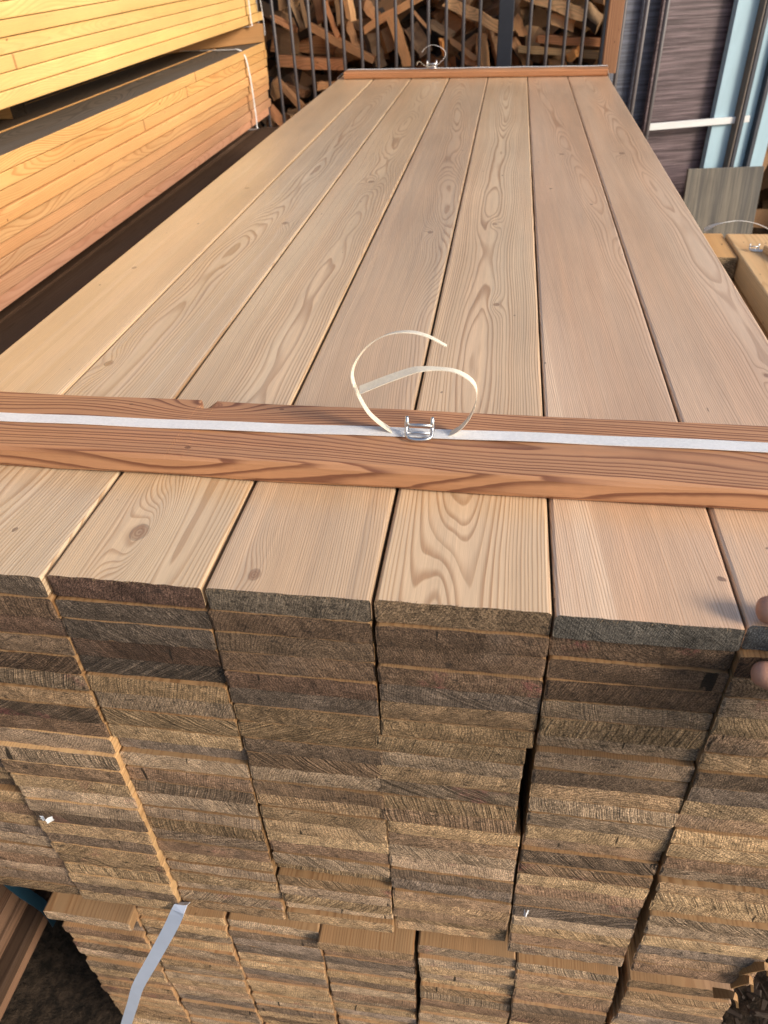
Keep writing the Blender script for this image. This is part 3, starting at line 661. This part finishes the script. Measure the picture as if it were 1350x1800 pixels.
# added unseen roof, darkens firewood and shapes board reflections, carried by cage posts
RF = empty('added_shade_roof', (-.5, 4.6, 1.40)); tag(RF, 'added unseen sheet metal roof shading the firewood cage', 'roof')
vs_, fs = [], []
for i in range(121):
    for j, y in enumerate((3.72, 5.4)): vs_.append((-3.2+i*.05, y, 1.43+.03*(y-3.72)+.012*math.sin(i*2.1)))
for i in range(120): fs.append((i*2, i*2+1, i*2+3, i*2+2))
rm_ = mesh_from('shade_roof_sheet', vs_, fs, [POSTM]); ro_ = link('shade_roof_sheet', rm_, None); under(ro_, RF)
sm = ro_.modifiers.new('thickness', 'SOLIDIFY'); sm.thickness = .002
for x in (-3.0, -1.75, .585, 2.7):
    under(link('post', box_mesh('post', .06, .06, 2.76, .003, DARKW), None), RF).location = (x, 5.3, GROUND+1.38)

# ------------------------------------------------------------------ right side: sheets, bars, posts
rack = empty('bar_rack', (.64, 3.1, GROUND)); tag(rack, 'three thin dark upright bars in front of the leaning sheets', 'rack')
for px, yy in ((1092, 3.12), (1130, 3.10), (1165, 3.10)):
    o = link('bar', barm, None, rack); a = at(px, 60, Y_, yy); o.location = Vector((a.x, yy, GROUND))-rack.location
    o.scale = (1.1, 1.1, 1)
o = link('foot_rail', box_mesh('foot_rail', .34, .04, .03, .003, IRON), None, rack); o.location = Vector((.64, 3.135, GROUND+.016))-rack.location
PA = math.atan2(.152, .424)      # the sheets turn away to the right
def sheet(name, px0, px1, yref, h, th, mat, label, y0=3.2, dy=0, lean=0, cat='sheet', group=None):
    a = at(px0, 150, Y_, y0)
    # second edge on the slanting line
    best = None
    for k in range(1, 300):
        q = Vector((a.x+k*.004*math.cos(PA), a.y+k*.004*math.sin(PA), a.z)); d = q-CAM
        u = IW/2+FPX*d.dot(RT)/d.dot(FW)
        if u >= px1: best = k*.004; break
    L = best or .4
    o = link(name, box_mesh(name, L, th, h, .0015, mat), None)
    o.location = (a.x+L/2*math.cos(PA)+dy*math.sin(PA)*-1, a.y+L/2*math.sin(PA)+dy*math.cos(PA), GROUND+h/2+.001)
    o.rotation_euler = (lean, 0, PA); tag(o, label, cat, group); return o
sheet('film_faced_sheet', 1141, 1262, 0, 2.1, .02, PHEN, 'dark brown film faced plywood sheet with fine streaks, behind a white lath')
sheet('composite_sheet', 1066, 1108, 0, 2.1, .03, BLUEGREY, 'blue grey panel edge standing left of the brown sheet, beside the slat', y0=3.24)
sheet('composite_sheet', 1109, 1146, 0, 2.1, .02, BLUEGREY, 'darker blue grey panel between two thin upright bars', y0=3.235)
bp_ = sheet('steel_sheet', 1263, 1302, 0, 2.1, .03, BLUEP, 'pale blue painted metal panel right beside the brown sheet', y0=3.26)
def upright(px, y0, w_, d_, mat, name, label, cat):
    a = at(px, 150, Y_, y0); o = link(name, box_mesh(name, w_, d_, 2.2, .003, mat), None); o.location = (a.x, y0, GROUND+1.1); o.rotation_euler.z = PA; tag(o, label, cat); return o
upright(1306.5, 3.27, .010, .05, EDGEM, 'metal_post', 'thin rusty edge post beside the pale blue panel', 'post')
upright(1313, 3.275, .020, .05, POSTM, 'metal_post', 'dark steel post between two pale blue panels', 'post')
upright(1328, 3.34, .055, .03, BLUEP, 'steel_sheet', 'narrow pale blue strip panel between two dark posts', 'panel')
upright(1343, 3.335, .022, .05, POSTM, 'metal_post', 'dark steel post right of the narrow pale blue strip', 'post')
upright(1360, 3.42, .07, .03, BLUEP, 'steel_sheet', 'outer pale blue panel strip with dark bolt holes', 'panel')
lp0 = at(1132, 222, Y_, 3.16); lp1 = at(1311, 207, Z_, lp0.z)
L = (lp1-lp0).length
o = link('lath', box_mesh('lath', L, .012, .026, .0015, LATH), None); o.location = (lp0+lp1)/2+Vector((.008, -.022, 0)); o.rotation_euler.z = math.atan2(lp1.y-lp0.y, lp1.x-lp0.x)
tag(o, 'white painted lath nailed level across the brown sheet', 'lath')
# leaning grey plywood
a = at(1207, 296, Y_, 3.16); b = at(1337, 303, Y_, 3.20); hgt = 1.02
o = link('plywood_offcut', box_mesh('plywood_offcut', (b-a).length, .015, 1.0, .002, PLY), None)
ln = R(9); zt = a.z; Lp = (zt-GROUND)/math.cos(ln)
o.data = box_mesh('plywood_offcut', (b-a).length, .015, Lp, .002, PLY)
mid_ = (a+b)/2; o.rotation_euler = (-ln, 0, math.atan2(b.y-a.y, b.x-a.x)); o.location = (mid_.x+.01, mid_.y-math.sin(ln)*Lp/2-.02, GROUND+(zt-GROUND)/2+.003)
tag(o, 'square topped grey plywood offcut leaning in front of the blue panels', 'plywood')

# pale timbers on the right with strap
rs = empty('timber_pallet', (1.05, 1.4, GROUND)); tag(rs, 'pale construction timbers stacked right of the larch boards', 'timber stack')
def rb(x, y0, z, W, T, L, tone, seed, mat=PALEW):
    o = link('timber', board_mesh('timber', W, T, L, [mat, ENDW], nx=4, seed=seed, rad=.004), None, rs); o.location = Vector((x, y0, z))-rs.location
    set_wood(o, tone=tone, fig=(.006, .05, .6), endc=(.4, .28, .16)); return o
p0 = at(1275, 409, Z_, -.30)
rb(.885, .55, -.335, .150, .07, 1.37, (1.1, 1.0, .9), 1); rb(1.04, .50, -.337, .150, .066, 1.43, (1.05, 1.02, 1.0), 2); rb(1.20, .5, -.337, .15, .066, 1.42, (1, .95, .9), 3)
rb(.775, 1.74, -.338, .065, .06, .21, (1.0, .82, .62), 11)
for k, xx in enumerate((.80, .955, 1.11, 1.265)): rb(xx, .55+rnd(-.03, .03), -.40-.004, .150, .06, 1.41, (.95, .75, .55), 5+k)
o = rb(1.12, 1.0, -.291, .11, .022, .8, (1.15, 1.08, 1.0), 44); o.rotation_euler.z = R(14)
zz = -.436
for r in range(8):
    for k in range(4): rb(.83+k*.155, .5+rnd(-.04, .04), zz-.05, .150, .09, 1.4, (.6, .5, .42), 20+r*4+k)
    zz -= .095
for y in (.7, 1.7): 
    o = link('runner', box_mesh('runner', .62, .1, zz-GROUND-.002, .004, DARKW), None, rs); o.location = Vector((1.06, y, (zz+GROUND)/2))-rs.location; set_wood(o)
pts = smooth_path([at(1238, 404, Z_, -.33), at(1262, 394, Y_, 1.93), at(1295, 388, Y_, 1.93), at(1325, 392, Y_, 1.93), at(1352, 404, Y_, 1.93), at(1375, 425, Y_, 1.93)], 6)
o = link('loop_strap', ribbon_mesh('loop_strap', pts, (0, 1, -.3), .012, .001, STRAP), None); tag(o, 'white strap arching loose above the pale timbers', 'strap')
a = at(1322, 441, Z_, -.299); pts = [(a.x, a.y, -.2985), (a.x+.15, a.y+.005, -.2985), (a.x+.36, a.y, -.2985), (1.279, a.y, -.31), (1.28, a.y, -.39)]
SB = empty('binding_strap', (a.x, a.y, -.299)); tag(SB, 'short white strap with wire clip across the pale timbers', 'strap')
under(link('band', ribbon_mesh('band', pts, (0, 1, 0), .014, .001, STRAP), None), SB)
buckle((a.x+.004, a.y, -.297), .9, SB)
# grey sheet between the stacks
gv_ = [(.517, .62, -.085), (.517, 2.1, -.085), (.735, 2.1, -.365), (.735, .62, -.365)]
nrm = Vector((.28, 0, .218)).normalized()*.003
gv_ = [Vector(v) for v in gv_]; gv_ += [v+nrm for v in gv_]
o = link('grey_sheet', mesh_from('grey_sheet', gv_, [(0, 1, 2, 3), (4, 5, 6, 7), (0, 1, 5, 4), (1, 2, 6, 5), (2, 3, 7, 6), (3, 0, 4, 7)], GALV), None); tag(o, 'narrow grey metal sheet leaning between the larch boards and the pale timbers', 'metal sheet')

# ------------------------------------------------------------------ hand gripping the board end
def skin_mat():
    n = NT('skin'); p = n.obj(); a = n.noise(p, 60, 3); b = n.noise(p, 700, 3)
    c = n.mix(a, (.40, .19, .12), (.48, .26, .18)); c = n.gain(c, n.math('MULTIPLY_ADD', b, .16, .92))
    n.b.inputs['Subsurface Weight'].default_value = .12; n.b.inputs['Subsurface Radius'].default_value = (.01, .004, .002)
    wv = n.noise(n.vec('MULTIPLY', p, (900, 300, 300)), 1, 2)
    return n.done(c, .5, n.bump(n.math('ADD', b, wv), .35, .0004), .4)
SKN = skin_mat()
def hand():
    ch = {}
    V, E, Rd = [], [], []
    def add(p, r): V.append(Vector(p)); Rd.append(r); return len(V)-1
    def chain(start, pts):
        prev = start
        for p, r in pts:
            i = add(p, r); E.append((prev, i)); prev = i
        return prev
    wrist = add((.545, -.125, .0), .026)
    palm = add((.512, -.082, -.004), .026); E.append((wrist, palm))
    chain(wrist, [((.60, -.24, .01), .031), ((.68, -.42, .03), .038), ((.70, -.62, .10), .043), ((.66, -.80, .30), .05)])
    th = at(1336, 1073, Z_, .0125)
    chain(palm, [((.478, -.040, .014), .0145), ((.440, -.012, .018), .0118), ((.408, .004, .0175), .0125), (th+Vector((.010, 0, .0015)), .0125), (th+Vector((-.004, .001, -.0005)), .0105)])
    f1 = at(1327, 1181, Y_, -.0215)
    chain(palm, [((.478, -.066, -.026), .0125), ((.448, -.052, -.040), .0105), ((.418, -.032, -.042), .0115), (f1+Vector((.012, -.002, .0)), .0118), (f1+Vector((-.004, 0, 0)), .0100)])
    chain(palm, [((.486, -.070, -.042), .0125), ((.462, -.058, -.064), .0105), ((.436, -.036, -.070), .0096), ((.420, -.026, -.069), .0085)])
    chain(palm, [((.500, -.076, -.055), .0120), ((.484, -.062, -.084), .0100), ((.458, -.040, -.093), .0092), ((.444, -.030, -.092), .0082)])
    chain(palm, [((.520, -.084, -.060), .0110), ((.510, -.070, -.094), .0090), ((.488, -.048, -.108), .0082), ((.474, -.036, -.108), .0072)])
    me = bpy.data.meshes.new('person'); me.from_pydata([tuple(v) for v in V], E, [])
    o = bpy.data.objects.new('person', me); COL.objects.link(o)
    bm = bmesh.new(); bm.from_mesh(me); lay = bm.verts.layers.skin.verify()
    for v, r in zip(bm.verts, Rd): v[lay].radius = (r, r)
    bm.verts.ensure_lookup_table(); bm.verts[0][lay].use_root = True
    bm.to_mesh(me); bm.free()
    o.modifiers.new('skin', 'SKIN').use_smooth_shade = True
    s = o.modifiers.new('sub', 'SUBSURF'); s.levels = 2; s.render_levels = 2
    dg = bpy.context.evaluated_depsgraph_get(); dg.update()
    nm = bpy.data.meshes.new_from_object(o.evaluated_get(dg)); o.modifiers.clear(); o.data = nm
    nm.materials.clear(); nm.materials.append(SKN)
    for p in nm.polygons: p.use_smooth = True
    tag(o, 'person reaching in, bare hand gripping the near end of a larch board', 'person')
    # nails
    n = NT('nail'); NAIL = n.done((.62, .36, .30), .3, None, .5)
    slv = tube_mesh('sleeve', [(.625, -.29, .015), (.66, -.37, .024), (.685, -.44, .035), (.705, -.62, .10), (.665, -.80, .30), (.64, -.86, .36)], [.042, .047, .05, .056, .062, .064], 16, plain('dark_cotton', (.05, .055, .07), .9, 0, .3, 200))
    link('sleeve', slv, None, o)
hand()

# ------------------------------------------------------------------ small things
def scrap(name, c, w_, h_, mat, label, cat, seed):
    """a small creased flake hanging off the board ends"""
    rg = random.Random(seed); vs_, fs = [], []; nx, nz = 5, 4
    for i in range(nx+1):
        for j in range(nz+1):
            u, v = i/nx-.5, j/nz-.5
            vs_.append(Vector((u*w_*(1+.25*rg.uniform(-1, 1)), -.0022*math.sin(u*7+seed)-.0015*rg.random(), v*h_*(1+.3*rg.uniform(-1, 1))+.2*u*h_)))
    for i in range(nx):
        for j in range(nz): a = i*(nz+1)+j; fs.append((a, a+1, a+nz+2, a+nz+1))
    o = link(name, mesh_from(name, vs_, fs, mat), None); o.location = c; m = o.modifiers.new('t', 'SOLIDIFY'); m.thickness = .0003; tag(o, label, cat); return o
PAPER = plain('white_paper', (.72, .74, .76), .7, 0, .2, 90)
scrap('paper_scrap', at(82, 1440, Y_, -.020), .016, .008, PAPER, 'scrap of white paper caught between weathered board ends', 'paper', 1)
scrap('fluff_tuft', at(925, 1605, Y_, -.012), .005, .010, PAPER, 'tiny white tuft stuck on the golden board ends', 'fluff', 2)

for (p_, q_, e_) in (((1285, 1728), (1318, 1722), (1322, 1740)), ((1255, 1745), (1290, 1750), (1296, 1768)), ((1300, 1705), (1345, 1698), (1350, 1712))):
    pts = smooth_path([at(*p_, Y_, .0), at(*q_, Y_, -.012), at(*e_, Y_, -.010)], 4)
    me_ = ribbon_mesh('splinter', pts, (0, 1, .4), [.012-.007*i/(len(pts)-1) for i in range(len(pts))], .003, PALEW)
    o = link('splinter', me_, None, up_b); o.location = -Vector(up_b.location); set_wood(o, tone=(.5, .4, .3))
# torn fibres on the saw-cut edges of the top boards
def fibres():
    rg = random.Random(9); vs_, fs = [], []
    for c in range(1, 7):
        dens = {4: 130, 3: 70, 2: 60}.get(c, 35)
        for i in range(dens):
            x = (c-3)*PW+rg.uniform(-.069, .069); y = (.0, .0, .002, .001, .002, .0, .004)[c]+rg.uniform(-.0015, .001); z = -.0006
            d = Vector((rg.uniform(-.6, .6), rg.uniform(-.9, .1), rg.uniform(-.3, 1.0))).normalized()*rg.uniform(.001, .0042)
            s = Vector((.00028, 0, 0)); p = Vector((x, y, z)); b0 = len(vs_)
            vs_ += [p-s, p+s, p+Vector((0, .0003, .0003)), p+d]; fs += [(b0, b0+1, b0+3), (b0+1, b0+2, b0+3), (b0+2, b0, b0+3), (b0, b0+2, b0+1)]
    o = link('torn_fibres', mesh_from('torn_fibres', vs_, fs, plain('fibre', (.24, .16, .09), .9)), None, up_b); o.location = -Vector(up_b.location); o['kind'] = 'stuff'
fibres()
# bark chips and splinters on the ground at the right
def chips():
    rg = random.Random(21); vs_, fs = [], []
    for i in range(1700):
        if i < 1700: c = Vector((rg.uniform(.5, 1.4), rg.uniform(-.6, 1.2), GROUND+rg.uniform(.002, .03)))
        else: c = Vector((rg.uniform(-.75, -.4), rg.uniform(-.6, 1.0), GROUND+rg.uniform(.002, .02)))
        L = rg.uniform(.01, .05); w_ = rg.uniform(.004, .014); h = rg.uniform(.002, .006)
        rot = Matrix.Rotation(rg.uniform(0, 6.28), 3, 'Z') @ Matrix.Rotation(rg.uniform(-.5, .5), 3, 'X') @ Matrix.Rotation(rg.uniform(-.6, .6), 3, 'Y'); b0 = len(vs_)
        for q in ((-1, -1, -1), (1, -1, -1), (.7, 1, -1), (-.7, 1, -1), (-.8, -.9, 1), (.9, -.8, 1), (.4, .9, 1), (-.6, .8, 1)):
            vs_.append(c+rot@Vector((q[0]*w_/2, q[1]*L/2, q[2]*h/2)))
        for f in ((0, 1, 2, 3), (4, 5, 6, 7), (0, 1, 5, 4), (1, 2, 6, 5), (2, 3, 7, 6), (3, 0, 4, 7)): fs.append(tuple(b0+k for k in f))
    o = link('bark_chips', mesh_from('bark_chips', vs_, fs, plain('bark_chip', (.032, .022, .016), .9, 0, .8, 12)), None); tag(o, 'dark bark chips scattered on the ground', 'bark', kind='stuff')
chips()
